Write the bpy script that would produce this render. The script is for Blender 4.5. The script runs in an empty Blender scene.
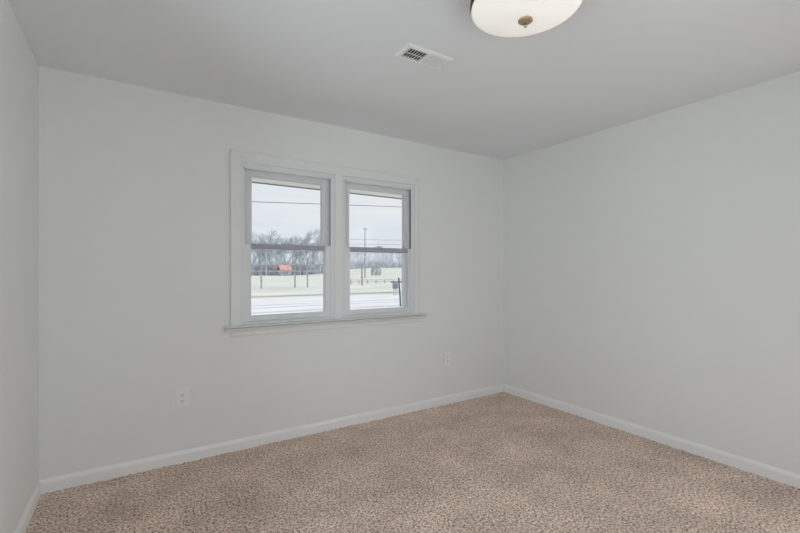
import bpy, bmesh, math, random
import numpy as np
from mathutils import Vector, Matrix, noise

S = bpy.context.scene
COL = S.collection
R = random.Random(7)

# ------------------------------------------------------------------ camera
FPX = 414.0                                   # focal length in pixels (800 wide)
cam_d = bpy.data.cameras.new('camera')
cam = bpy.data.objects.new('camera', cam_d)
COL.objects.link(cam)
cam_d.sensor_width = 36.0
cam_d.lens = FPX / 800 * 36
cam_d.shift_y = 4.5 / 800
cam_d.clip_start = 0.02
cam_d.clip_end = 2000
YAW = math.atan2(264.0, FPX)                  # turned right of the back wall's normal
cam.location = (0, 0, 1.27)
cam.rotation_euler = (math.pi / 2, 0, -YAW)
S.camera = cam

# ------------------------------------------------------------------ world, sun, daylight
SKY = 0.92
P_SUN, P_LEFT, P_REAR, P_HALL = 2.3, 20.5, 14.5, 46
C_LEFT, C_REAR, C_HALL = (0.78, 0.90, 1.0), (0.90, 0.96, 1.0), (0.93, 0.97, 1.0)
w = bpy.data.worlds.new('overcast_sky')
S.world = w
w.use_nodes = True
nt = w.node_tree
nt.nodes.clear()
wo = nt.nodes.new('ShaderNodeOutputWorld')
wb = nt.nodes.new('ShaderNodeBackground')
tc = nt.nodes.new('ShaderNodeTexCoord')
mp = nt.nodes.new('ShaderNodeMapping')
mp.inputs['Scale'].default_value = (1.2, 1.2, 9)
nz = nt.nodes.new('ShaderNodeTexNoise')
nz.inputs['Scale'].default_value = 2.2
nz.inputs['Detail'].default_value = 3
cr = nt.nodes.new('ShaderNodeValToRGB')
cr.color_ramp.elements[0].position = 0.3
cr.color_ramp.elements[0].color = (0.80, 0.86, 0.93, 1)
cr.color_ramp.elements[1].position = 0.7
cr.color_ramp.elements[1].color = (0.93, 0.94, 0.97, 1)
nt.links.new(tc.outputs['Generated'], mp.inputs['Vector'])
nt.links.new(mp.outputs['Vector'], nz.inputs['Vector'])
nt.links.new(nz.outputs['Fac'], cr.inputs['Fac'])
nt.links.new(cr.outputs['Color'], wb.inputs['Color'])
wb.inputs['Strength'].default_value = SKY
nt.links.new(wb.outputs['Background'], wo.inputs['Surface'])

def lamp_obj(name, kind, loc, rot, energy, color, **kw):
    d = bpy.data.lights.new(name, kind)
    d.energy = energy
    d.color = color
    for k, v in kw.items():
        setattr(d, k, v)
    o = bpy.data.objects.new(name, d)
    o.location = loc
    o.rotation_euler = rot
    COL.objects.link(o)
    return o

# hazy sun from the right, behind the house (never enters the room)
lamp_obj('sun', 'SUN', (20, -8, 20), (math.radians(45), 0, math.radians(70)), P_SUN, (1.0, 0.98, 0.95), angle=math.radians(25))
# daylight by an unseen left window, and fill added at a made-up rear one
lamp_obj('daylight_left_window', 'AREA', (-0.80, 0.85, 1.45), (0, math.radians(-90), 0), P_LEFT, C_LEFT,
         shape='RECTANGLE', size=1.25, size_y=1.5)
o = lamp_obj('rear_fill', 'AREA', (0.6, -0.98, 1.0), (0, 0, 0), P_REAR, C_REAR,
             shape='RECTANGLE', size=0.8, size_y=1.2)
o.rotation_euler = Vector((-0.35, 1, 0.6)).to_track_quat('-Z', 'Y').to_euler()  # aimed upward as added fill
# fill light added in an unseen hall, entering by the right wall's doorway
lamp_obj('hall_fill', 'AREA', (4.42, -0.10, 1.70), (0, math.radians(90), 0), P_HALL, C_HALL,
         shape='RECTANGLE', size=0.4, size_y=0.9)

S.view_settings.view_transform = 'Standard'
S.view_settings.look = 'None'
S.view_settings.exposure = 0.0
S.view_settings.gamma = 1.0
S.view_settings.use_curve_mapping = False
S.display_settings.display_device = 'sRGB'
S.cycles.max_bounces = 14
S.cycles.diffuse_bounces = 10
S.cycles.transparent_max_bounces = 16
S.cycles.caustics_reflective = False
S.cycles.caustics_refractive = False

# ------------------------------------------------------------------ materials
def mat(name, color, rough=0.5, metal=0.0, spec=0.5, bump=None, var=None, emit=None):
    """bump=(scale, strength, distance); var=(scale, amount) colour mottling in object space"""
    m = bpy.data.materials.new(name)
    m.use_nodes = True
    t = m.node_tree
    b = t.nodes['Principled BSDF']
    b.inputs['Base Color'].default_value = (*color, 1)
    b.inputs['Roughness'].default_value = rough
    b.inputs['Metallic'].default_value = metal
    b.inputs['Specular IOR Level'].default_value = spec
    c = None
    if bump or var:
        c = t.nodes.new('ShaderNodeTexCoord')
    if var:
        n = t.nodes.new('ShaderNodeTexNoise')
        n.inputs['Scale'].default_value = var[0]
        n.inputs['Detail'].default_value = 4
        t.links.new(c.outputs['Object'], n.inputs['Vector'])
        r = t.nodes.new('ShaderNodeValToRGB')
        r.color_ramp.elements[0].position = 0.3
        r.color_ramp.elements[1].position = 0.7
        r.color_ramp.elements[0].color = (*[max(0, x * (1 - var[1])) for x in color], 1)
        r.color_ramp.elements[1].color = (*[min(1, x * (1 + var[1])) for x in color], 1)
        t.links.new(n.outputs['Fac'], r.inputs['Fac'])
        t.links.new(r.outputs['Color'], b.inputs['Base Color'])
    if bump:
        n = t.nodes.new('ShaderNodeTexNoise')
        n.inputs['Scale'].default_value = bump[0]
        n.inputs['Detail'].default_value = 3
        t.links.new(c.outputs['Object'], n.inputs['Vector'])
        bp = t.nodes.new('ShaderNodeBump')
        bp.inputs['Strength'].default_value = bump[1]
        bp.inputs['Distance'].default_value = bump[2]
        t.links.new(n.outputs['Fac'], bp.inputs['Height'])
        t.links.new(bp.outputs['Normal'], b.inputs['Normal'])
    if emit:
        b.inputs['Emission Color'].default_value = (*emit[0], 1)
        b.inputs['Emission Strength'].default_value = emit[1]
    return m

M = {}
M['wall'] = mat('wall_paint', (0.815, 0.825, 0.815), 0.75, spec=0.25, bump=(180, 0.05, 0.002))
M['ceiling'] = mat('ceiling_paint', (0.79, 0.815, 0.84), 0.9, spec=0.1, bump=(150, 0.06, 0.002))
M['trim'] = mat('trim_paint', (0.88, 0.885, 0.89), 0.35, spec=0.5)
M['casing'] = mat('casing_paint', (0.80, 0.81, 0.805), 0.4, spec=0.4)
M['vinyl'] = mat('white_vinyl', (0.76, 0.77, 0.79), 0.4, spec=0.5)
M['plate'] = mat('white_plastic', (0.86, 0.87, 0.87), 0.3)
M['slot'] = mat('dark_slot', (0.06, 0.06, 0.06), 0.6)
M['screw'] = mat('painted_screw', (0.6, 0.6, 0.58), 0.4, 0.3)
M['vent'] = mat('vent_enamel', (0.83, 0.83, 0.82), 0.45)
M['duct'] = mat('duct_shade_black', (0.012, 0.012, 0.012), 0.9, spec=0.0)
M['bronze'] = mat('oiled_bronze', (0.10, 0.055, 0.04), 0.35, 0.85, var=(14, 0.25))
M['finial'] = mat('brushed_bronze', (0.50, 0.38, 0.27), 0.4, 0.75, var=(60, 0.3))
M['check_rail'] = mat('backlit_grey_rail', (0.40, 0.42, 0.46), 0.4, spec=0.4)  # grey takes in the rail's backlit shade
M['lock'] = mat('lock_metal', (0.62, 0.63, 0.65), 0.35, 0.3)
M['groove'] = mat('groove_shade', (0.16, 0.17, 0.19), 0.8)
M['soffit'] = mat('soffit_paint', (0.95, 0.93, 0.91), 0.6)
M['drip'] = mat('shaded_drip_metal', (0.22, 0.23, 0.25), 0.5, 0.2)  # dark tone holds the shadow at the fascia's bottom edge
M['siding'] = mat('siding', (0.7, 0.7, 0.68), 0.7)
M['bark'] = mat('haze_pale_bark', (0.56, 0.59, 0.63), 0.9, spec=0.1, var=(0.4, 0.25))  # distance haze mixed into the pale bark colour
M['bark_wood'] = mat('haze_grey_bark', (0.66, 0.70, 0.76), 0.9, spec=0.1, var=(0.4, 0.25))  # air haze over the far woods put into this bark tone
M['brush'] = mat('haze_pale_brush', (0.68, 0.70, 0.75), 0.95, spec=0.05, var=(0.5, 0.3))  # brush colour paled with painted-in haze
M['post'] = mat('weathered_wood', (0.38, 0.38, 0.39), 0.85, spec=0.1, var=(6, 0.3))
M['rail'] = mat('pale_rail', (0.50, 0.48, 0.44), 0.85, spec=0.1, var=(3, 0.2))
M['wire'] = mat('cable_black', (0.05, 0.05, 0.055), 0.7)
M['pole'] = mat('pole_wood', (0.36, 0.36, 0.37), 0.9, spec=0.1, var=(3, 0.3))
M['insulator'] = mat('insulator_glaze', (0.35, 0.36, 0.38), 0.25)
M['red_roof'] = mat('red_roof', (0.58, 0.33, 0.32), 0.7, var=(1.2, 0.25))
M['shed'] = mat('grey_boards', (0.42, 0.43, 0.47), 0.8, var=(1.0, 0.2))
M['shed_dark'] = mat('dark_opening', (0.36, 0.37, 0.40), 0.8)
M['sign_dark'] = mat('sign_blue_grey', (0.20, 0.23, 0.28), 0.5)
M['sign_pale'] = mat('sign_pale', (0.55, 0.58, 0.60), 0.5)
M['sign_post'] = mat('sign_post_paint', (0.10, 0.11, 0.13), 0.6)
M['evergreen'] = mat('evergreen_leaf', (0.42, 0.47, 0.50), 0.9, spec=0.1, var=(1.5, 0.5))

# glass that lets daylight straight through, with a Fresnel reflection
g = bpy.data.materials.new('window_glass')
g.use_nodes = True
t = g.node_tree
t.nodes.clear()
go = t.nodes.new('ShaderNodeOutputMaterial')
gm = t.nodes.new('ShaderNodeMixShader')
gt = t.nodes.new('ShaderNodeBsdfTransparent')
gt.inputs['Color'].default_value = (0.975, 0.985, 0.985, 1)
gg = t.nodes.new('ShaderNodeBsdfGlossy')
gg.inputs['Roughness'].default_value = 0.02
gf = t.nodes.new('ShaderNodeFresnel')
gf.inputs['IOR'].default_value = 1.2
t.links.new(gf.outputs['Fac'], gm.inputs['Fac'])
t.links.new(gt.outputs[0], gm.inputs[1])
t.links.new(gg.outputs[0], gm.inputs[2])
t.links.new(gm.outputs[0], go.inputs['Surface'])
M['glass'] = g

# frosted lamp glass, lit from inside
M['lamp_glass'] = mat('frosted_lamp_glass', (0.82, 0.80, 0.75), 0.5, var=(9, 0.03), emit=((1.0, 0.965, 0.89), 0.34))

# carpet
c = bpy.data.materials.new('cut_pile_carpet')
c.use_nodes = True
t = c.node_tree
b = t.nodes['Principled BSDF']
b.inputs['Roughness'].default_value = 0.95
b.inputs['Specular IOR Level'].default_value = 0.05
b.inputs['Sheen Weight'].default_value = 0.1
b.inputs['Sheen Roughness'].default_value = 0.5
tcn = t.nodes.new('ShaderNodeTexCoord')
def cnoise(scale, detail, rough=0.6):
    n = t.nodes.new('ShaderNodeTexNoise')
    n.inputs['Scale'].default_value = scale
    n.inputs['Detail'].default_value = detail
    n.inputs['Roughness'].default_value = rough
    t.links.new(tcn.outputs['Object'], n.inputs['Vector'])
    return n
fine = cnoise(80, 2.0, 0.75)
ramp = t.nodes.new('ShaderNodeValToRGB')
e = ramp.color_ramp.elements
e[0].position = 0.34; e[0].color = (0.21, 0.133, 0.090, 1)
e[1].position = 0.68; e[1].color = (1.0, 0.89, 0.81, 1)
k = e.new(0.50); k.color = (0.72, 0.535, 0.43, 1)
t.links.new(fine.outputs['Fac'], ramp.inputs['Fac'])
big = cnoise(3.2, 4.0, 0.6)
br = t.nodes.new('ShaderNodeMapRange')
br.inputs['From Min'].default_value = 0.3
br.inputs['From Max'].default_value = 0.7
br.inputs['To Min'].default_value = 0.83
br.inputs['To Max'].default_value = 1.17
t.links.new(big.outputs['Fac'], br.inputs['Value'])
mul = t.nodes.new('ShaderNodeVectorMath')
mul.operation = 'SCALE'
t.links.new(ramp.outputs['Color'], mul.inputs[0])
t.links.new(br.outputs['Result'], mul.inputs['Scale'])
t.links.new(mul.outputs['Vector'], b.inputs['Base Color'])
bn = cnoise(120, 3)
bb = t.nodes.new('ShaderNodeBump')
bb.inputs['Strength'].default_value = 0.7
bb.inputs['Distance'].default_value = 0.006
t.links.new(bn.outputs['Fac'], bb.inputs['Height'])
t.links.new(bb.outputs['Normal'], b.inputs['Normal'])
M['carpet'] = c

# fields outside
def ground_mat(name, c0, c1, c2, scale):
    m = bpy.data.materials.new(name)
    m.use_nodes = True
    t = m.node_tree
    b = t.nodes['Principled BSDF']
    b.inputs['Roughness'].default_value = 1.0
    b.inputs['Specular IOR Level'].default_value = 0.0
    tcn = t.nodes.new('ShaderNodeTexCoord')
    mp = t.nodes.new('ShaderNodeMapping')
    mp.inputs['Scale'].default_value = (0.35, 1, 1)
    n = t.nodes.new('ShaderNodeTexNoise')
    n.inputs['Scale'].default_value = scale
    n.inputs['Detail'].default_value = 6
    r = t.nodes.new('ShaderNodeValToRGB')
    e = r.color_ramp.elements
    e[0].position = 0.32; e[0].color = (*c0, 1)
    e[1].position = 0.68; e[1].color = (*c2, 1)
    k = e.new(0.5); k.color = (*c1, 1)
    t.links.new(tcn.outputs['Object'], mp.inputs['Vector'])
    t.links.new(mp.outputs['Vector'], n.inputs['Vector'])
    t.links.new(n.outputs['Fac'], r.inputs['Fac'])
    t.links.new(r.outputs['Color'], b.inputs['Base Color'])
    return m
M['field'] = ground_mat('pale_winter_grass', (0.52, 0.53, 0.48), (0.59, 0.60, 0.56), (0.66, 0.67, 0.65), 0.35)
M['road'] = ground_mat('pale_asphalt', (0.60, 0.61, 0.64), (0.66, 0.67, 0.69), (0.72, 0.72, 0.74), 1.2)
M['verge'] = ground_mat('dry_brown_verge', (0.38, 0.36, 0.32), (0.46, 0.43, 0.38), (0.54, 0.51, 0.46), 1.0)
M['kerb'] = mat('grey_kerb', (0.32, 0.33, 0.36), 0.9, var=(2, 0.2))
M['road_paint'] = mat('road_paint', (0.46, 0.47, 0.50), 0.8)

# ------------------------------------------------------------------ mesh helpers
class MB:
    """collects simple shapes into one mesh"""
    def __init__(self):
        self.bm = bmesh.new()
    def box(self, x0, x1, y0, y1, z0, z1):
        v = [self.bm.verts.new(p) for p in ((x0,y0,z0),(x1,y0,z0),(x1,y1,z0),(x0,y1,z0),
                                            (x0,y0,z1),(x1,y0,z1),(x1,y1,z1),(x0,y1,z1))]
        for f in ((0,3,2,1),(4,5,6,7),(0,1,5,4),(1,2,6,5),(2,3,7,6),(3,0,4,7)):
            self.bm.faces.new([v[i] for i in f])
        return self
    def prism(self, pts, axis, a, b):
        """closed outline pts (2-D, in the two other axes in xyz order) pushed along axis from a to b"""
        def P(p, q):
            return {'x': (q, p[0], p[1]), 'y': (p[0], q, p[1]), 'z': (p[0], p[1], q)}[axis]
        A = [self.bm.verts.new(P(p, a)) for p in pts]
        B = [self.bm.verts.new(P(p, b)) for p in pts]
        n = len(pts)
        self.bm.faces.new(A[::-1])
        self.bm.faces.new(B)
        for i in range(n):
            self.bm.faces.new((A[i], A[(i+1) % n], B[(i+1) % n], B[i]))
        return self
    def frame(self, x0, x1, z0, z1, wl, wr, wb, wt, y0, y1):
        """rectangular frame in the xz plane with separate member widths"""
        self.box(x0, x0+wl, y0, y1, z0, z1)
        self.box(x1-wr, x1, y0, y1, z0, z1)
        self.box(x0+wl, x1-wr, y0, y1, z0, z0+wb)
        self.box(x0+wl, x1-wr, y0, y1, z1-wt, z1)
        return self
    def tube(self, p, q, r0, r1, n=6, cap=True):
        p, q = Vector(p), Vector(q)
        d = (q - p).normalized()
        u = d.orthogonal().normalized()
        v = d.cross(u)
        A = [self.bm.verts.new(p + (u*math.cos(2*math.pi*i/n) + v*math.sin(2*math.pi*i/n))*r0) for i in range(n)]
        B = [self.bm.verts.new(q + (u*math.cos(2*math.pi*i/n) + v*math.sin(2*math.pi*i/n))*r1) for i in range(n)]
        for i in range(n):
            self.bm.faces.new((A[i], A[(i+1) % n], B[(i+1) % n], B[i]))
        if cap:
            self.bm.faces.new(A[::-1])
            self.bm.faces.new(B)
        return self
    def path(self, pts, r, n=8):
        pts = [Vector(p) for p in pts]
        rings = []
        for i, p in enumerate(pts):
            d = (pts[min(i+1, len(pts)-1)] - pts[max(i-1, 0)]).normalized()
            u = d.cross(Vector((0, 0, 1)))
            if u.length < 1e-3:
                u = d.cross(Vector((0, 1, 0)))
            u.normalize()
            v = d.cross(u)
            rings.append([self.bm.verts.new(p + (u*math.cos(2*math.pi*k/n) + v*math.sin(2*math.pi*k/n))*r) for k in range(n)])
        for a, b in zip(rings, rings[1:]):
            for k in range(n):
                self.bm.faces.new((a[k], a[(k+1) % n], b[(k+1) % n], b[k]))
        self.bm.faces.new(rings[0][::-1])
        self.bm.faces.new(rings[-1])
        return self
    def lathe(self, prof, cx=0, cy=0, n=48):
        """profile of (r, z) turned about a vertical axis"""
        rings = []
        for r, z in prof:
            if r < 1e-6:
                rings.append([self.bm.verts.new((cx, cy, z))])
            else:
                rings.append([self.bm.verts.new((cx + r*math.cos(2*math.pi*i/n), cy + r*math.sin(2*math.pi*i/n), z)) for i in range(n)])
        for a, b in zip(rings, rings[1:]):
            for i in range(n):
                j = (i+1) % n
                if len(a) == 1 and len(b) == 1:
                    continue
                if len(a) == 1:
                    self.bm.faces.new((a[0], b[j], b[i]))
                elif len(b) == 1:
                    self.bm.faces.new((a[i], a[j], b[0]))
                else:
                    self.bm.faces.new((a[i], a[j], b[j], b[i]))
        return self
    def build(self, name, m, parent=None, smooth=False, bevel=0.0, origin=None):
        bmesh.ops.recalc_face_normals(self.bm, faces=self.bm.faces[:])
        if origin is not None:
            bmesh.ops.translate(self.bm, verts=self.bm.verts[:], vec=-Vector(origin))
        me = bpy.data.meshes.new(name)
        self.bm.to_mesh(me)
        self.bm.free()
        me.materials.append(m)
        if smooth:
            me.polygons.foreach_set('use_smooth', [True]*len(me.polygons))
        o = bpy.data.objects.new(name, me)
        COL.objects.link(o)
        if origin is not None:
            o.location = origin
        if parent is not None:
            o.parent = parent
            o.matrix_parent_inverse = Matrix.Translation(-parent.location)
        if bevel:
            md = o.modifiers.new('soft_edges', 'BEVEL')
            md.width = bevel
            md.segments = 2
            md.limit_method = 'ANGLE'
            md.harden_normals = False
        return o

def struct(o):
    o['kind'] = 'structure'
    return o

def tag(o, label, cat, group=None):
    o['label'] = label
    o['category'] = cat
    if group:
        o['group'] = group
    return o

def empty(name, loc):
    o = bpy.data.objects.new(name, None)
    o.location = loc
    o.empty_display_size = 0.1
    COL.objects.link(o)
    return o

def dup(o, parent=None, loc=None):
    """a copy of a thing with copies of its parts (shared mesh data)"""
    n = o.copy()
    COL.objects.link(n)
    if parent is not None:
        n.parent = parent
    if loc is not None:
        n.location = loc
    for ch in list(o.children):
        dup(ch, n)
    return n

# ------------------------------------------------------------------ room shell
XL, XR = -0.468, 3.276
YB, YF = 3.098, -0.74
ZC = 2.44
TH = 0.15
# window openings (left and right unit) in the back wall
O1 = (0.620, 1.348)
O2 = (1.406, 2.124)
OZ0, OZ1 = 0.885, 2.045
# wall_back with one rough opening
rx0, rx1, rz0, rz1 = O1[0]-0.01, O2[1]+0.01, OZ0-0.028, OZ1+0.012
m = MB()
m.box(XL-TH, rx0, YB, YB+TH, -0.02, ZC+0.02)
m.box(rx1, XR+TH, YB, YB+TH, -0.02, ZC+0.02)
m.box(rx0, rx1, YB, YB+TH, -0.02, rz0)
m.box(rx0, rx1, YB, YB+TH, rz1, ZC+0.02)
struct(m.build('wall_back', M['wall']))
# wall_left with a window that lies outside the picture, beside the camera
WL = (0.10, 1.60, 0.85, 2.05)
m = MB()
m.box(XL-TH, XL, WL[1], YB, -0.02, ZC+0.02)
m.box(XL-TH, XL, YF, WL[0], -0.02, ZC+0.02)
m.box(XL-TH, XL, WL[0], WL[1], -0.02, WL[2])
m.box(XL-TH, XL, WL[0], WL[1], WL[3], ZC+0.02)
struct(m.build('wall_left', M['wall']))
DR = (-0.56, 0.34, 2.03)                      # doorway added for fill light, outside the picture
m = MB()
m.box(XR, XR+TH, DR[1], YB, -0.02, ZC+0.02)
m.box(XR, XR+TH, YF, DR[0], -0.02, ZC+0.02)
m.box(XR, XR+TH, DR[0], DR[1], DR[2], ZC+0.02)
struct(m.build('wall_right', M['wall']))
# unseen hall box added beyond the doorway to keep the sun out
m = MB()
m.box(XR+1.25, XR+1.35, YF-TH, 1.2, -0.02, ZC+0.02)
m.box(XR+TH, XR+1.35, YF-TH-0.1, YF-TH, -0.02, ZC+0.02)
m.box(XR+TH, XR+1.35, 1.2, 1.3, -0.02, ZC+0.02)
struct(m.build('wall_added_hall', M['wall']))
struct(MB().box(XR+TH, XR+1.35, YF-TH-0.1, 1.3, ZC, ZC+0.12).build('ceiling_added_hall', M['ceiling']))
struct(MB().box(XR+TH, XR+1.35, YF-TH-0.1, 1.3, -0.15, 0.0).build('floor_added_hall', M['carpet']))
m = MB()
for y in (DR[0], DR[1]):
    s_ = -1 if y == DR[0] else 1
    lo, hi = sorted((y, y + s_*0.06))
    m.box(XR-0.016, XR, lo, hi, 0, DR[2]+0.06)
m.box(XR-0.016, XR, DR[0], DR[1], DR[2], DR[2]+0.06)
struct(m.build('trim_3', M['trim'], bevel=0.0015))
# wall_front with a window added behind the camera for fill light
WF = (0.15, 2.25, 0.25, 2.05)
m = MB()
m.box(XL-TH, WF[0], YF-TH, YF, -0.02, ZC+0.02)
m.box(WF[1], XR+TH, YF-TH, YF, -0.02, ZC+0.02)
m.box(WF[0], WF[1], YF-TH, YF, -0.02, WF[2])
m.box(WF[0], WF[1], YF-TH, YF, WF[3], ZC+0.02)
struct(m.build('wall_front', M['wall']))
struct(MB().box(XL-TH, XR+TH, YF-TH, YB+TH, ZC, ZC+0.12).build('ceiling', M['ceiling']))

# floor: slab with a carpet whose pile is modelled as a finely uneven surface
nx, ny = 300, 308
xs = np.linspace(XL-0.01, XR+0.01, nx)
ys = np.linspace(YF-0.01, YB+0.01, ny)
rng = np.random.default_rng(3)
gx, gy = np.meshgrid(xs, ys)
gz = rng.uniform(-0.003, 0.003, gx.shape)
V = np.stack([gx, gy, gz], -1).reshape(-1, 3)
idx = np.arange(nx*ny).reshape(ny, nx)
Q = np.stack([idx[:-1, :-1], idx[:-1, 1:], idx[1:, 1:], idx[1:, :-1]], -1).reshape(-1, 4)
me = bpy.data.meshes.new('floor')
nb = len(V)
slab = [(XL-TH, YF-TH, -0.15), (XR+TH, YF-TH, -0.15), (XR+TH, YB+TH, -0.15), (XL-TH, YB+TH, -0.15),
        (XL-TH, YF-TH, -0.02), (XR+TH, YF-TH, -0.02), (XR+TH, YB+TH, -0.02), (XL-TH, YB+TH, -0.02)]
fs = [(0,3,2,1),(4,5,6,7),(0,1,5,4),(1,2,6,5),(2,3,7,6),(3,0,4,7)]
me.from_pydata(V.tolist() + slab, [], Q.tolist() + [tuple(nb+i for i in f) for f in fs])
me.materials.append(M['carpet'])
me.polygons.foreach_set('use_smooth', [True]*len(Q) + [False]*6)
fl = bpy.data.objects.new('floor', me)
COL.objects.link(fl)
struct(fl)

# baseboards: flat board with an eased top
BH, BT = 0.078, 0.014
def bprof(sign, base):
    return [(base, -0.015), (base + sign*BT, -0.015), (base + sign*BT, BH-0.022), (base + sign*(BT-0.003), BH-0.012),
            (base + sign*0.006, BH-0.003), (base + sign*0.005, BH), (base, BH)]
struct(MB().prism(bprof(-1, YB), 'x', XL, XR).build('baseboard_back', M['trim']))
struct(MB().prism(bprof(1, YF), 'x', XL, XR).build('baseboard_front', M['trim']))
struct(MB().prism(bprof(1, XL), 'y', YF+BT, YB-BT).build('baseboard_left', M['trim']))
struct(MB().prism(bprof(-1, XR), 'y', DR[1]+0.06, YB-BT).build('baseboard_right', M['trim']))

# ------------------------------------------------------------------ double window in the back wall
# trim_1: casing; trim_2: stool and apron
CY = YB - 0.016
CX0, CX1, CZ1 = 0.565, 2.172, 2.122
m = MB()
m.box(CX0, O1[0], CY, YB, OZ0-0.002, CZ1)
m.box(O2[1], CX1, CY, YB, OZ0-0.002, CZ1)
m.box(O1[0], O2[1], CY, YB, OZ1, CZ1)
m.box(O1[1], O2[0], CY, YB, OZ0-0.002, OZ1)
m.box(O1[1]+0.004, O2[0]-0.004, YB, YB+TH-0.01, OZ0-0.002, OZ1)    # boxed mullion post
# raised back band on the outer edge of the casing
for a, bq in ((CX0-0.006, CX0+0.007), (CX1-0.007, CX1+0.006)):
    m.box(a, bq, CY-0.005, YB, OZ0-0.002, CZ1+0.006)
m.box(CX0+0.007, CX1-0.007, CY-0.005, YB, CZ1-0.007, CZ1+0.006)
struct(m.build('trim_1', M['casing'], bevel=0.0018))
m = MB()
SX0, SX1 = 0.515, 2.244
m.prism([(YB+0.03, 0.875), (YB-0.062, 0.875), (YB-0.065, 0.877), (YB-0.065, 0.883), (YB-0.062, 0.885), (YB+0.03, 0.885)], 'x', SX0, SX1)
m.prism([(YB, 0.875), (YB-0.012, 0.875), (YB-0.012, 0.868), (YB-0.046, 0.868), (YB-0.046, 0.862), (YB-0.036, 0.856), (YB-0.030, 0.848), (YB-0.029, 0.844), (YB, 0.844)], 'x', SX0+0.008, SX1-0.008)
m.box(SX0+0.03, SX1-0.03, YB-0.008, YB, 0.838, 0.846)
m.prism([(YB, 0.838), (YB-0.012, 0.838), (YB-0.012, 0.814), (YB-0.008, 0.806), (YB, 0.804)], 'x', 0.563, 2.206)
struct(m.build('trim_2', M['casing'], bevel=0.001))

def window_unit(name, x0, x1, dr=0.0):
    root = empty(name, ((x0+x1)/2, YB+0.05, OZ0))
    struct(root)
    z0, z1 = OZ0, OZ1
    f = MB()
    W = 0.036
    # frame with stepped head and jambs (two tracks)
    f.frame(x0, x1, z0, z1, W-0.012, W-0.012, 0.018, 0.030, YB-0.008, YB+0.14)
    f.box(x0+W-0.012, x0+W, YB-0.008, YB-0.002, z0+0.018, z1-0.030)         # inner stops
    f.box(x1-W, x1-W+0.012, YB-0.008, YB-0.002, z0+0.018, z1-0.030)
    f.box(x0+W-0.012, x1-W+0.012, YB-0.008, YB-0.002, z1-0.042, z1-0.030)
    f.box(x0+W-0.012, x0+W-0.002, YB+0.031, YB+0.036, z0+0.018, z1-0.030)   # parting ribs
    f.box(x1-W+0.002, x1-W+0.012, YB+0.031, YB+0.036, z0+0.018, z1-0.030)
    f.box(x0+W-0.012, x0+W+0.004, YB+0.070, YB+0.14, z0+0.018, z1-0.030)    # outer stops
    f.box(x1-W-0.004, x1-W+0.012, YB+0.070, YB+0.14, z0+0.018, z1-0.030)
    f.box(x0+W-0.012, x1-W+0.012, YB+0.070, YB+0.14, z1-0.045, z1-0.030)
    fr = f.build('window_frame', M['vinyl'], root, bevel=0.0012)
    s = MB()
    for a in (x0+W-0.012, x1-W+0.0095):
        s.box(a, a+0.0025, YB+0.004, YB+0.030, 1.47, z1-0.030)
    s.build('track_groove_shade', M['groove'], root)  # dark strips stand for the shade of the open track groove
    zm0, zm1 = 1.430, 1.470
    # lower sash (inner track)
    a0, a1 = x0+W-0.010, x1-W+0.008
    s = MB()
    ly0, ly1 = YB-0.001, YB+0.029
    s.box(a0, a0+0.053, ly0, ly1, z0+0.019, zm1)
    s.box(a1-0.050+dr, a1, ly0, ly1, z0+0.019, zm1)
    s.box(a0+0.053, a1-0.050+dr, ly0, ly1, z0+0.019, z0+0.060)
    # glazing bead
    s.frame(a0+0.048, a1-0.045+dr, z0+0.055, zm0+0.005, 0.008, 0.008, 0.008, 0.008, ly0+0.004, ly1-0.004)
    # lift lip along the bottom rail and the top edge of the meeting rail
    s.box(a0+0.10, a1-0.10, ly0-0.008, ly0, z0+0.026, z0+0.034)
    lo = s.build('lower_sash', M['vinyl'], root, bevel=0.002)
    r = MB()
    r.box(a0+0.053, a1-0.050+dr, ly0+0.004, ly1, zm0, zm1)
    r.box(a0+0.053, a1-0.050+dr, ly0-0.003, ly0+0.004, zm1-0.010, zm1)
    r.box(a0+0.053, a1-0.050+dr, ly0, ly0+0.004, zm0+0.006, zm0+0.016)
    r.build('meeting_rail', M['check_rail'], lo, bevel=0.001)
    MB().box(a0+0.050, a1-0.047+dr, ly0+0.012, ly0+0.016, z0+0.057, zm0+0.003).build('glass_pane', M['glass'], lo)
    # upper sash (outer track)
    u0, u1 = x0+W-0.008, x1-W+0.006
    uy0, uy1 = YB+0.037, YB+0.067
    s = MB()
    s.frame(u0, u1, zm0-0.002, z1-0.031, 0.064, 0.062-dr, 0.040, 0.052, uy0, uy1)
    s.frame(u0+0.059, u1-0.057+dr, zm1-0.008, z1-0.080, 0.008, 0.008, 0.008, 0.006, uy0+0.004, uy1-0.004)
    up = s.build('upper_sash', M['vinyl'], root, bevel=0.002)
    MB().box(u0+0.061, u1-0.059+dr, uy0+0.012, uy0+0.016, zm1-0.006, z1-0.080).build('glass_pane', M['glass'], up)
    # cam lock on the meeting rail
    cx = (x0+x1)/2
    s = MB()
    s.box(cx-0.030, cx+0.030, ly0+0.001, ly0+0.027, zm1, zm1+0.005)
    s.lathe([(0, zm1+0.005), (0.013, zm1+0.005), (0.012, zm1+0.013), (0.006, zm1+0.016), (0, zm1+0.016)], cx, ly0+0.016, 16)
    s.prism([(cx-0.006, ly0+0.002), (cx+0.004, ly0+0.002), (cx+0.028, ly0-0.004), (cx+0.028, ly0+0.005), (cx+0.006, ly0+0.018)], 'z', zm1+0.006, zm1+0.012)
    s.build('sash_lock', M['lock'], root, bevel=0.001)
    return root

window_unit('window_1', *O1)
window_unit('window_2', *O2, dr=0.014)

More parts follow.
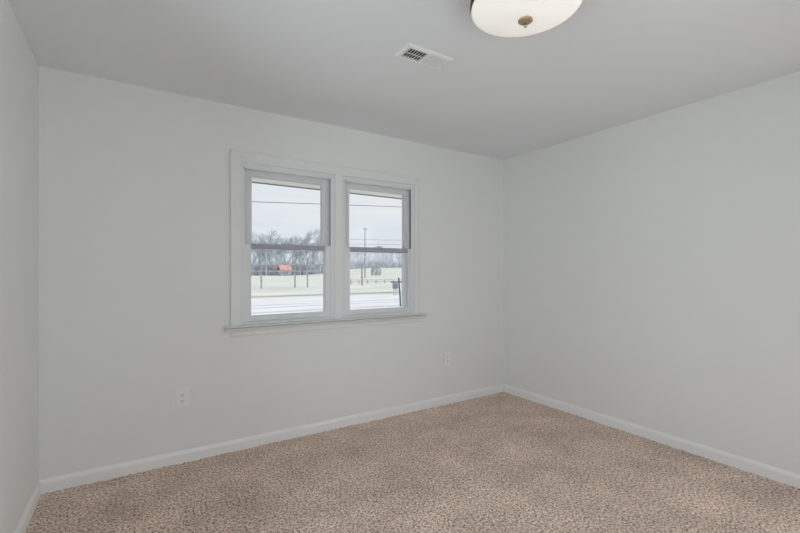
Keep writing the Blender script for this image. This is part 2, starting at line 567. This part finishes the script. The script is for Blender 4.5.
# unseen windows that only light the room: beside the camera, and one added behind
def plain_window(name, axis, a0, a1, z0, z1, base, out):
    root = empty(name, (0, 0, 0))
    struct(root)
    m, gmb = MB(), MB()
    mid, zc = (a0+a1)/2, (z0+z1)/2
    def bar(p0, p1, q0, q1, t=0.045):
        lo, hi = sorted((base + out*0.05, base + out*(0.05+t)))
        if axis == 'y':
            m.box(lo, hi, p0, p1, q0, q1)
        else:
            m.box(p0, p1, lo, hi, q0, q1)
    bar(a0, a0+0.05, z0, z1); bar(a1-0.05, a1, z0, z1)
    bar(a0+0.05, a1-0.05, z0, z0+0.05); bar(a0+0.05, a1-0.05, z1-0.05, z1)
    bar(mid-0.04, mid+0.04, z0+0.05, z1-0.05)
    bar(a0+0.05, mid-0.04, zc-0.02, zc+0.02); bar(mid+0.04, a1-0.05, zc-0.02, zc+0.02)
    fr = m.build('window_frame', M['vinyl'], root, bevel=0.002)
    lo, hi = sorted((base + out*0.07, base + out*0.074))
    if axis == 'y':
        gmb.box(lo, hi, a0+0.04, a1-0.04, z0+0.04, z1-0.04)
    else:
        gmb.box(a0+0.04, a1-0.04, lo, hi, z0+0.04, z1-0.04)
    gmb.build('glass_pane', M['glass'], root)
plain_window('window_3', 'y', *WL, XL, -1)
plain_window('window_added', 'x', *WF, YF, -1)

# ------------------------------------------------------------------ ceiling lamp
LX, LY = 1.3330, 1.1430
lamp = empty('ceiling_light', (LX, LY, ZC))
tag(lamp, 'round flush ceiling light with frosted glass bowl and bronze rim', 'ceiling light')
ZR, RG, DROP = 2.345, 0.217, 0.052
MB().lathe([(0, ZC), (0.17, ZC), (0.198, ZC-0.010), (0.210, ZC-0.03), (0.2205, ZC-0.06), (0.2220, ZR+0.014), (0.2190, ZR+0.003),
            (0.208, ZR), (0.0, ZR+0.02)], LX, LY, 72).build('canopy', M['bronze'], lamp, smooth=True)
prof = []
for i in range(15):
    s_ = 1 - i/14
    prof.append((RG*s_, ZR - 0.004 - DROP*(1 - s_**2.2)))
prof = [(RG-0.006, ZR+0.002), (RG-0.001, ZR+0.001)] + prof
MB().lathe(prof, LX, LY, 72).build('glass_shade', M['lamp_glass'], lamp, smooth=True)
zb = ZR - 0.004 - DROP
fin = MB().lathe([(0, zb+0.004), (0.026, zb+0.002), (0.030, zb-0.002), (0.029, zb-0.006), (0.022, zb-0.010), (0.012, zb-0.012), (0, zb-0.013)],
           LX, LY, 32).build('finial', M['finial'], lamp, smooth=True)
MB().lathe([(0, zb-0.011), (0.004, zb-0.012), (0.0035, zb-0.018), (0.006, zb-0.021), (0.0075, zb-0.026), (0.005, zb-0.031), (0, zb-0.032)],
           LX, LY, 16).build('knob', M['finial'], fin, smooth=True)

# ------------------------------------------------------------------ ceiling register
VX0, VX1, VY0, VY1 = 1.178, 1.474, 1.763, 1.906
vent = empty('air_vent', ((VX0+VX1)/2, (VY0+VY1)/2, ZC))
tag(vent, 'white metal two-way air register set in the ceiling', 'air vent')
m = MB()
z0v, z1v = ZC-0.010, ZC
bw = 0.026
# bevelled flange: four mitred profiles drawn as sloped rings
outer = [(VX0, VY0), (VX1, VY0), (VX1, VY1), (VX0, VY1)]
def ring(d, z):
    return [m.bm.verts.new((x + (d if x < 1.3 else -d), y + (d if y < 1.83 else -d), z)) for x, y in outer]
rings = [ring(0, ZC), ring(0.001, ZC-0.003), ring(0.012, ZC-0.010), ring(bw, ZC-0.010), ring(bw, ZC-0.001)]
for a, bq in zip(rings, rings[1:]):
    for i in range(4):
        m.bm.faces.new((a[i], a[(i+1) % 4], bq[(i+1) % 4], bq[i]))
fr = m.build('flange', M['vent'], vent)
xm = (VX0+VX1)/2
MB().box(xm-0.005, xm+0.005, VY0+bw, VY1-bw, ZC-0.011, ZC-0.001).build('divider', M['vent'], vent)
MB().box(VX0+bw, VX1-bw, VY0+bw, VY1-bw, ZC-0.0012, ZC-0.0002).build('duct_shade', M['duct'], vent)  # black sheet on the closed ceiling stands for the dark inside the duct
def louvers(xa, xb, n, tilt):
    m = MB()
    for i in range(n):
        x = xa + (i+0.5)*(xb-xa)/n
        h = 0.011
        dx = math.tan(math.radians(tilt))*h/2
        zt, zb_ = ZC-0.0015, ZC-0.0105
        m.prism([(x-dx-0.0016, zb_), (x-dx+0.0016, zb_), (x+dx+0.0010, zt), (x+dx-0.0010, zt)], 'y', VY0+bw, VY1-bw)
    return m.build('louver_bank', M['vent'], vent)
louvers(VX0+bw, xm-0.005, 7, 26)
louvers(xm+0.005, VX1-bw, 8, -42)
m = MB()
m.box(VX0+bw, xm-0.005, (VY0+VY1)/2-0.002, (VY0+VY1)/2+0.002, ZC-0.010, ZC-0.007)
m.build('damper_bar', M['vent'], vent)
for x in (VX0+0.016, VX1-0.016):
    MB().lathe([(0, ZC-0.0125), (0.003, ZC-0.012), (0.0045, ZC-0.010), (0, ZC-0.0095)], x, (VY0+VY1)/2, 12).build('screw', M['screw'], vent)

# ------------------------------------------------------------------ wall outlets
def outlet(cx, cz, label):
    root = empty('wall_outlet', (cx, YB, cz))
    tag(root, label, 'outlet')
    pw, ph = 0.0385, 0.0625
    yy = YB
    m = MB()
    m.prism([(cx-pw, cz-ph), (cx+pw, cz-ph), (cx+pw, cz+ph), (cx-pw, cz+ph)], 'y', yy-0.006, yy)
    m.build('cover_plate', M['plate'], root, bevel=0.003)
    for dz in (-0.0195, 0.0195):
        m = MB()
        pts = []
        for i in range(24):
            a = 2*math.pi*i/24
            pts.append((cx + 0.0165*math.cos(a), cz + dz + max(-0.0125, min(0.0125, 0.0165*math.sin(a)))))
        m.prism(pts, 'y', yy-0.0085, yy-0.006)
        r = m.build('receptacle', M['plate'], root, bevel=0.0008)
        m = MB()
        m.box(cx-0.0085, cx-0.0060, yy-0.0089, yy-0.0084, cz+dz-0.001, cz+dz+0.008)
        m.box(cx+0.0060, cx+0.0085, yy-0.0089, yy-0.0084, cz+dz-0.001, cz+dz+0.007)
        m.prism([(cx + 0.0028*math.cos(2*math.pi*i/10), cz+dz-0.007 + 0.0028*math.sin(2*math.pi*i/10)) for i in range(10)], 'y', yy-0.0089, yy-0.0084)
        m.build('socket_slots', M['slot'], r)
    m = MB()
    m.prism([(cx + 0.003*math.cos(2*math.pi*i/12), cz + 0.003*math.sin(2*math.pi*i/12)) for i in range(12)], 'y', yy-0.0075, yy-0.006)
    m.build('screw', M['screw'], root)
outlet(0.259, 0.428, 'white duplex wall outlet left of the window above the baseboard')
outlet(2.510, 0.430, 'white duplex wall outlet right of the window near the room corner')

# ------------------------------------------------------------------ the roof overhang above the window
m = MB()
EZ = 2.075
m.box(XL-1.2, XR+1.2, YB+TH, YB+0.735, EZ, EZ+0.02)
m.box(XL-1.2, XR+1.2, YB+0.735, YB+0.757, EZ-0.004, EZ+0.20)
struct(m.build('roof_overhang', M['soffit']))
struct(MB().box(XL-1.2, XR+1.2, YB+0.748, YB+0.762, EZ-0.012, EZ+0.015).build('drip_edge', M['drip']))
struct(MB().box(XL-1.2, XR+1.2, YF-0.6, YB+0.76, ZC+0.18, ZC+0.26).build('roof', M['siding']))

# ------------------------------------------------------------------ ground outside
GZ = -0.5
def rise(x, y):
    """the far field climbs a little towards the right"""
    a = max(0.0, min(1.0, (x - 55)/45)) * max(0.0, min(1.0, (y - 70)/90))
    return 3.3*a*a*(3-2*a)
def sheet(name, x0, x1, y0, y1, nx, ny, z, m):
    bm = MB()
    vs = [[bm.bm.verts.new((x0+(x1-x0)*i/nx, y0+(y1-y0)*j/ny, z + rise(x0+(x1-x0)*i/nx, y0+(y1-y0)*j/ny))) for i in range(nx+1)] for j in range(ny+1)]
    for j in range(ny):
        for i in range(nx):
            bm.bm.faces.new((vs[j][i], vs[j][i+1], vs[j+1][i+1], vs[j+1][i]))
    return struct(bm.build(name, m, smooth=True))
sheet('ground', -120, 330, -40, 420, 45, 46, GZ, M['field'])
struct(MB().box(-120, 200, 14.0, 26.6, GZ-0.05, GZ+0.02).build('road', M['road']))
struct(MB().box(-120, 200, 28.5, 29.4, GZ-0.05, GZ+0.045).build('verge', M['verge']))
m = MB()
for y0_, y1_ in ((21.5, 21.75), (19.9, 20.1), (17.6, 18.0)):
    m.box(-120, 200, y0_, y1_, GZ+0.02, GZ+0.025)
struct(m.build('road_markings', M['road_paint']))

# points outside: turns a ray of the photograph and a distance along +y into a place
TF = (math.sin(YAW), math.cos(YAW))
TR = (math.cos(YAW), -math.sin(YAW))
def place(u, y):
    a = (u - 400)/FPX
    dx, dy = TF[0] + a*TR[0], TF[1] + a*TR[1]
    return y*dx/dy
def zat(u, v, y):
    a = (u - 400)/FPX
    return 1.27 + y/(TF[1] + a*TR[1])*(271 - v)/FPX
def gz(x, y):
    return GZ + rise(x, y)

# ------------------------------------------------------------------ bare winter trees
def tree_mesh(name, h, spread, depth, seed, m, trunk=0.10, rmin=0.018):
    rr = random.Random(seed)
    mb = MB()
    def grow(p, d, L, r, k):
        q = p + d*L
        mb.tube(p, q, r, r*0.68, 5 if k > 2 else 3, cap=False)
        if k == 0:
            return
        n = 3 if k > 1 else 4
        for i in range(n):
            ax = d.orthogonal().normalized()
            ax.rotate(Matrix.Rotation(rr.uniform(0, 6.283), 3, d))
            nd = d.copy()
            nd.rotate(Matrix.Rotation(rr.uniform(0.2, 0.75)*spread, 3, ax))
            nd.z += 0.12
            nd.normalize()
            st = p + d*L*rr.uniform(0.55, 1.0)
            grow(st, nd, L*rr.uniform(0.58, 0.84), max(rmin, r*0.60), k-1)
    mb_h = h*0.30
    grow(Vector((0, 0, -0.3)), Vector((rr.uniform(-.05, .05), rr.uniform(-.05, .05), 1)).normalized(), mb_h, trunk, depth)
    bmesh.ops.recalc_face_normals(mb.bm, faces=mb.bm.faces[:])
    me = bpy.data.meshes.new(name)
    mb.bm.to_mesh(me)
    mb.bm.free()
    zmax = max(v.co.z for v in me.vertices)
    me.transform(Matrix.Scale(h/zmax, 4))
    me.materials.append(m)
    return me

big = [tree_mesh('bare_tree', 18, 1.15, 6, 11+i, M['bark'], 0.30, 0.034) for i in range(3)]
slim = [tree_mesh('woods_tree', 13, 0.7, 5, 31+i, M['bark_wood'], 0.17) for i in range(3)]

def put(name, me, x, y, h, h0, rz, label, cat, group):
    o = bpy.data.objects.new(name, me)
    o.location = (x, y, gz(x, y))
    o.scale = (h/h0,)*3
    o.rotation_euler = (0, 0, rz)
    COL.objects.link(o)
    return tag(o, label, cat, group)

# row of tall trees beyond the field, seen through the left window
row = [(253, 168, 15), (259.5, 172, 19.5), (266, 165, 17.5), (272, 176, 15), (279, 168, 17), (286, 170, 15.5), (293, 174, 18), (300, 168, 17.5), (307, 163, 19.5), (314, 170, 20), (320, 166, 18)]
ords = ['first', 'second', 'third', 'fourth', 'fifth', 'sixth', 'seventh', 'eighth', 'ninth', 'tenth', 'eleventh']
for i, (u, y, h) in enumerate(row):
    side = 'first bare tree at the left end' if i == 0 else ('last bare tree at the right end' if i == len(row)-1 else f'{ords[i]} bare tree from the left')
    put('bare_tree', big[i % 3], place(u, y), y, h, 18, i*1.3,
        f'{side} of the pale row in the left window', 'tree', 'row of pale trees beyond the field')
# lower woods behind them and across the right window
k = 0
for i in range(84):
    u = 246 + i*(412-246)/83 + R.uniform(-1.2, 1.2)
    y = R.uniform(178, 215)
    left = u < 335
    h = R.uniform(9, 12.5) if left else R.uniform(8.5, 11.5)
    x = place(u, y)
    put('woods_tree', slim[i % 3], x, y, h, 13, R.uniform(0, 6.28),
        'slim grey tree in the hazy woods behind the pale row in the left window' if left else 'slim grey tree of the hazy woods across the right window',
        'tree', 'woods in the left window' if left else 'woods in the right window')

# undergrowth along the foot of the woods
def brush(name, u0, u1, y, n, hmin, hmax, label):
    mb = MB()
    for i in range(n):
        u = u0 + (u1-u0)*i/(n-1) + R.uniform(-0.4, 0.4)
        yy = y + R.uniform(-3, 3)
        x = place(u, yy)
        z = gz(x, yy)
        H = R.uniform(hmin, hmax)
        for q in range(5):
            mb.tube((x, yy, z-0.2), (x + R.uniform(-.9, .9), yy + R.uniform(-.6, .6), z + H*R.uniform(.5, 1)), 0.07, 0.03, 3, cap=False)
    o = mb.build(name, M['brush'])
    o['kind'] = 'stuff'
    return tag(o, label, 'undergrowth')
brush('undergrowth', 246, 327, 172, 620, 3.0, 6.5, 'pale grey undergrowth along the foot of the trees in the left window')
brush('undergrowth', 345, 412, 186, 520, 2.5, 5.5, 'grey undergrowth along the foot of the woods in the right window')

# ------------------------------------------------------------------ shed with a red roof at the tree line
sy = 150.0
sx0, sx1 = place(280.5, sy), place(291.5, sy)
shed = empty('shed', ((sx0+sx1)/2, sy+2, GZ))
tag(shed, 'low grey shed with a red roof at the far side of the field', 'shed')
MB().box(sx0+.15, sx1-.15, sy, sy+4, GZ-0.1, 1.6).build('wall', M['shed'], shed)
m = MB()
m.prism([(sy-0.5, 1.45), (sy+2, 3.25), (sy+4.5, 1.45), (sy+4.5, 1.65), (sy+2, 3.5), (sy-0.5, 1.65)], 'x', sx0-.2, sx1+.2)
m.build('roof', M['red_roof'], shed)
MB().box((sx0+sx1)/2-0.9, (sx0+sx1)/2+0.7, sy-0.04, sy+0.02, GZ, 0.95).build('door', M['shed_dark'], shed)

# ------------------------------------------------------------------ fences in the field
def fence(name, posts, rails, rail_r, pr, label, pm, rm):
    """posts: list of (x, y, top); rails: list of heights as fraction of the post"""
    root = empty(name, (posts[0][0], posts[0][1], gz(posts[0][0], posts[0][1])))
    tag(root, label, 'fence')
    for x, y, top in posts:
        MB().box(x-pr, x+pr, y-pr, y+pr, gz(x, y)-0.2, top).build('post', pm, root)
    for fr_ in rails:
        pts = []
        for x, y, top in posts:
            z = gz(x, y)
            pts.append((x, y-pr, z + fr_*(top-z)))
        MB().path(pts, rail_r, 5).build('rail', rm, root)
    return root
fy = 43.0
tops = []
for u, tv in ((236, 263), (261.3, 264), (295, 262), (307.5, 258), (330, 264)):
    tops.append((place(u, fy), fy, zat(u, tv, fy)))
fence('field_fence', [(x, y, t) for x, y, t in tops], [], 0.02, 0.06,
      'tall dark post fence with one high rail in the left window', M['post'], M['post'])
ff = [o for o in bpy.data.objects if o.name == 'field_fence'][0]
MB().path([(place(u, fy), fy-0.1, zat(u, 264.6, fy)) for u in (230, 262, 295, 336)], 0.055, 5).build('rail', M['post'], ff)
MB().path([(place(u, fy), fy-0.1, zat(u, 271.2, fy)) for u in (230, 262, 295, 336)], 0.04, 5).build('rail', M['rail'], ff)
# low pale rail fence crossing the field in the right window
py_ = 52.0
posts = []
for u in (343, 351, 359, 367.5, 376, 384.5, 393, 402, 412):
    posts.append((place(u, py_), py_, zat(u, 279.5, py_)))
fence('rail_fence', posts, [0.45, 0.92], 0.05, 0.06, 'low pale rail fence crossing the field in the right window', M['rail'], M['rail'])

# leaning square post with a wide base in the right window's field
px_, pyy = place(362, 45), 45.0
post = empty('marker_post', (px_, pyy, gz(px_, pyy)))
tag(post, 'single dark wooden marker post in the field at left of right window', 'post')
MB().box(px_-0.08, px_+0.08, pyy-0.08, pyy+0.08, GZ-0.2, zat(362, 264, pyy)).build('shaft', M['post'], post)
zt = zat(362, 264, pyy)
MB().box(px_-0.11, px_+0.11, pyy-0.11, pyy+0.11, zt, zt+0.06).build('cap', M['post'], post)
# ------------------------------------------------------------------ rounded evergreen bush at the edge of the woods
by = 120.0
bx = place(376, by)
bush = empty('evergreen_bush', (bx, by, gz(bx, by)))
tag(bush, 'rounded dark evergreen bush before the woods in the right window', 'bush')
mb = MB()
rr = random.Random(5)
bz = gz(bx, by)
for i in range(520):
    a, s_ = rr.uniform(0, 6.283), rr.random()**0.5
    zz = rr.random()
    rad = 1.75*math.sqrt(max(0.02, 1-(zz*1.0-0.28)**2/0.62))*s_**0.35
    p = Vector((bx + rad*math.cos(a), by + rad*math.sin(a), bz + 0.25 + zz*3.2))
    d = Vector((rr.uniform(-1, 1), rr.uniform(-1, 1), rr.uniform(-.3, 1))).normalized()*0.22
    e_ = d.orthogonal().normalized()*0.16
    vs = [mb.bm.verts.new(q) for q in (p-d, p+e_, p+d, p-e_)]
    mb.bm.faces.new(vs)
mb.build('foliage', M['evergreen'], bush)
MB().tube((bx, by, bz-0.2), (bx, by, bz+1.6), 0.16, 0.08, 8).build('trunk', M['post'], bush)

# ------------------------------------------------------------------ poles and overhead wires
def wood_pole(u, y, topz, r, label, ins, arm=0.9):
    x = place(u, y)
    root = empty('utility_pole', (x, y, gz(x, y)))
    tag(root, label, 'utility pole')
    MB().tube((x, y, gz(x, y)-0.3), (x, y, topz), r, r*0.72, 10).build('shaft', M['pole'], root)
    za = topz-0.45
    MB().box(x-arm, x+arm, y-r-0.10, y-r+0.02, za-0.06, za+0.06).build('crossarm', M['pole'], root)
    for dx in ins:
        MB().lathe([(0, za+0.06), (0.035, za+0.06), (0.035, za+0.12), (0.065, za+0.13), (0.05, za+0.17), (0.065, za+0.19), (0.04, za+0.24), (0, za+0.25)],
                   x+dx, y-r-0.04, 10).build('insulator', M['insulator'], root)
    return x, y, za
# far pole in the right window
fpx, fpy, fpz = wood_pole(365, 92, zat(365, 227.5, 92), 0.16, 'slender far utility pole standing in the field in the right window', (-0.45, 0.45), 0.6)
# near pole, almost hidden behind the right window's frame
npy = 26.9 + 0.9
npx, _, npz = wood_pole(409.2, npy, zat(409.2, 205.2, npy), 0.16, 'near utility pole half hidden by the frame of the right window', (-0.55, 0.55), 0.7)
# a stack of insulators bolted to the pole's side
npole = [o for o in bpy.data.objects if o.name == 'utility_pole.001'][0]
for v in (212.5, 215.5, 218.5):
    z = zat(404, v, npy)
    x = npx-0.16
    m = MB()
    m.tube((x, npy-0.05, z), (x-0.26, npy-0.05, z), 0.028, 0.028, 8)
    m.tube((x-0.20, npy-0.05, z), (x-0.26, npy-0.05, z), 0.05, 0.05, 8)
    m.build('insulator', M['wire'], npole)

def wire(p, q, sag, r, label):
    pts = []
    for i in range(25):
        s_ = i/24
        pts.append((p[0]+(q[0]-p[0])*s_, p[1]+(q[1]-p[1])*s_, p[2]+(q[2]-p[2])*s_ - sag*4*s_*(1-s_)))
    o = MB().path(pts, r, 6).build('overhead_wire', M['wire'])
    return tag(o, label, 'wire', 'overhead wires')
# main wire: reads at v = 201.5 (u = 250) and 207 (u = 404)
wy0, wy1 = 27.6, 27.6
A = (place(250, wy0), wy0, zat(250, 201.6, wy0))
B = (place(404, wy1), wy1, zat(404, 207.0, wy1))
dv = Vector(B) - Vector(A)
A2 = Vector(A) - dv*0.35
B2 = Vector(A) + dv*1.04
wire(A2, B2, 0.0, 0.020, 'highest dark overhead wire crossing both windows under the eave')
for v0, v1, rr_, lab in ((239.0, 240.6, 0.022, 'thin overhead wire low in the sky of the right window, upper of two'),
                         (243.6, 245.0, 0.022, 'thin overhead wire low in the sky of the right window, lower of two')):
    yy = 91.78
    A = Vector((place(330, yy), yy, zat(330, v0, yy)))
    B = Vector((place(420, yy), yy, zat(420, v1, yy)))
    wire(A, B, 0.0, rr_*1.4, lab)

# ------------------------------------------------------------------ hanging yard sign by the road
yy = 17.3
sx = place(399.6, yy)
zt = zat(399, 277.8, yy)
sign = empty('yard_sign', (sx, yy, GZ))
tag(sign, 'dark post beside the road with a board hanging from its arm', 'sign')
sc_ = yy/TF[1]/FPX                                    # metres per pixel there
MB().path([(sx+0.06, yy, GZ-0.2), (sx+0.03, yy, GZ+0.5), (sx-0.03, yy, zt-0.3), (sx-0.05, yy, zt)], 0.040, 10).build('post', M['sign_post'], sign)
za = zat(398, 282, yy)
MB().box(sx-9.5*sc_*1.02, sx+1.6*sc_, yy-0.03, yy+0.03, za-0.03, za+0.03).build('arm', M['sign_post'], sign)
bx0, bx1 = sx-8.0*sc_, sx-2.2*sc_
for x in (bx0+0.05, bx1-0.05):
    MB().tube((x, yy, za), (x, yy, za-0.10), 0.012, 0.012, 6).build('hook', M['sign_post'], sign)
zb1 = za-0.06
MB().box(bx0, bx1, yy-0.02, yy+0.02, zb1-0.27, zb1).build('board', M['sign_dark'], sign, bevel=0.006)
MB().box(bx0+0.04, bx1-0.03, yy-0.015, yy+0.015, zb1-0.58, zb1-0.28).build('rider_board', M['sign_pale'], sign, bevel=0.006)
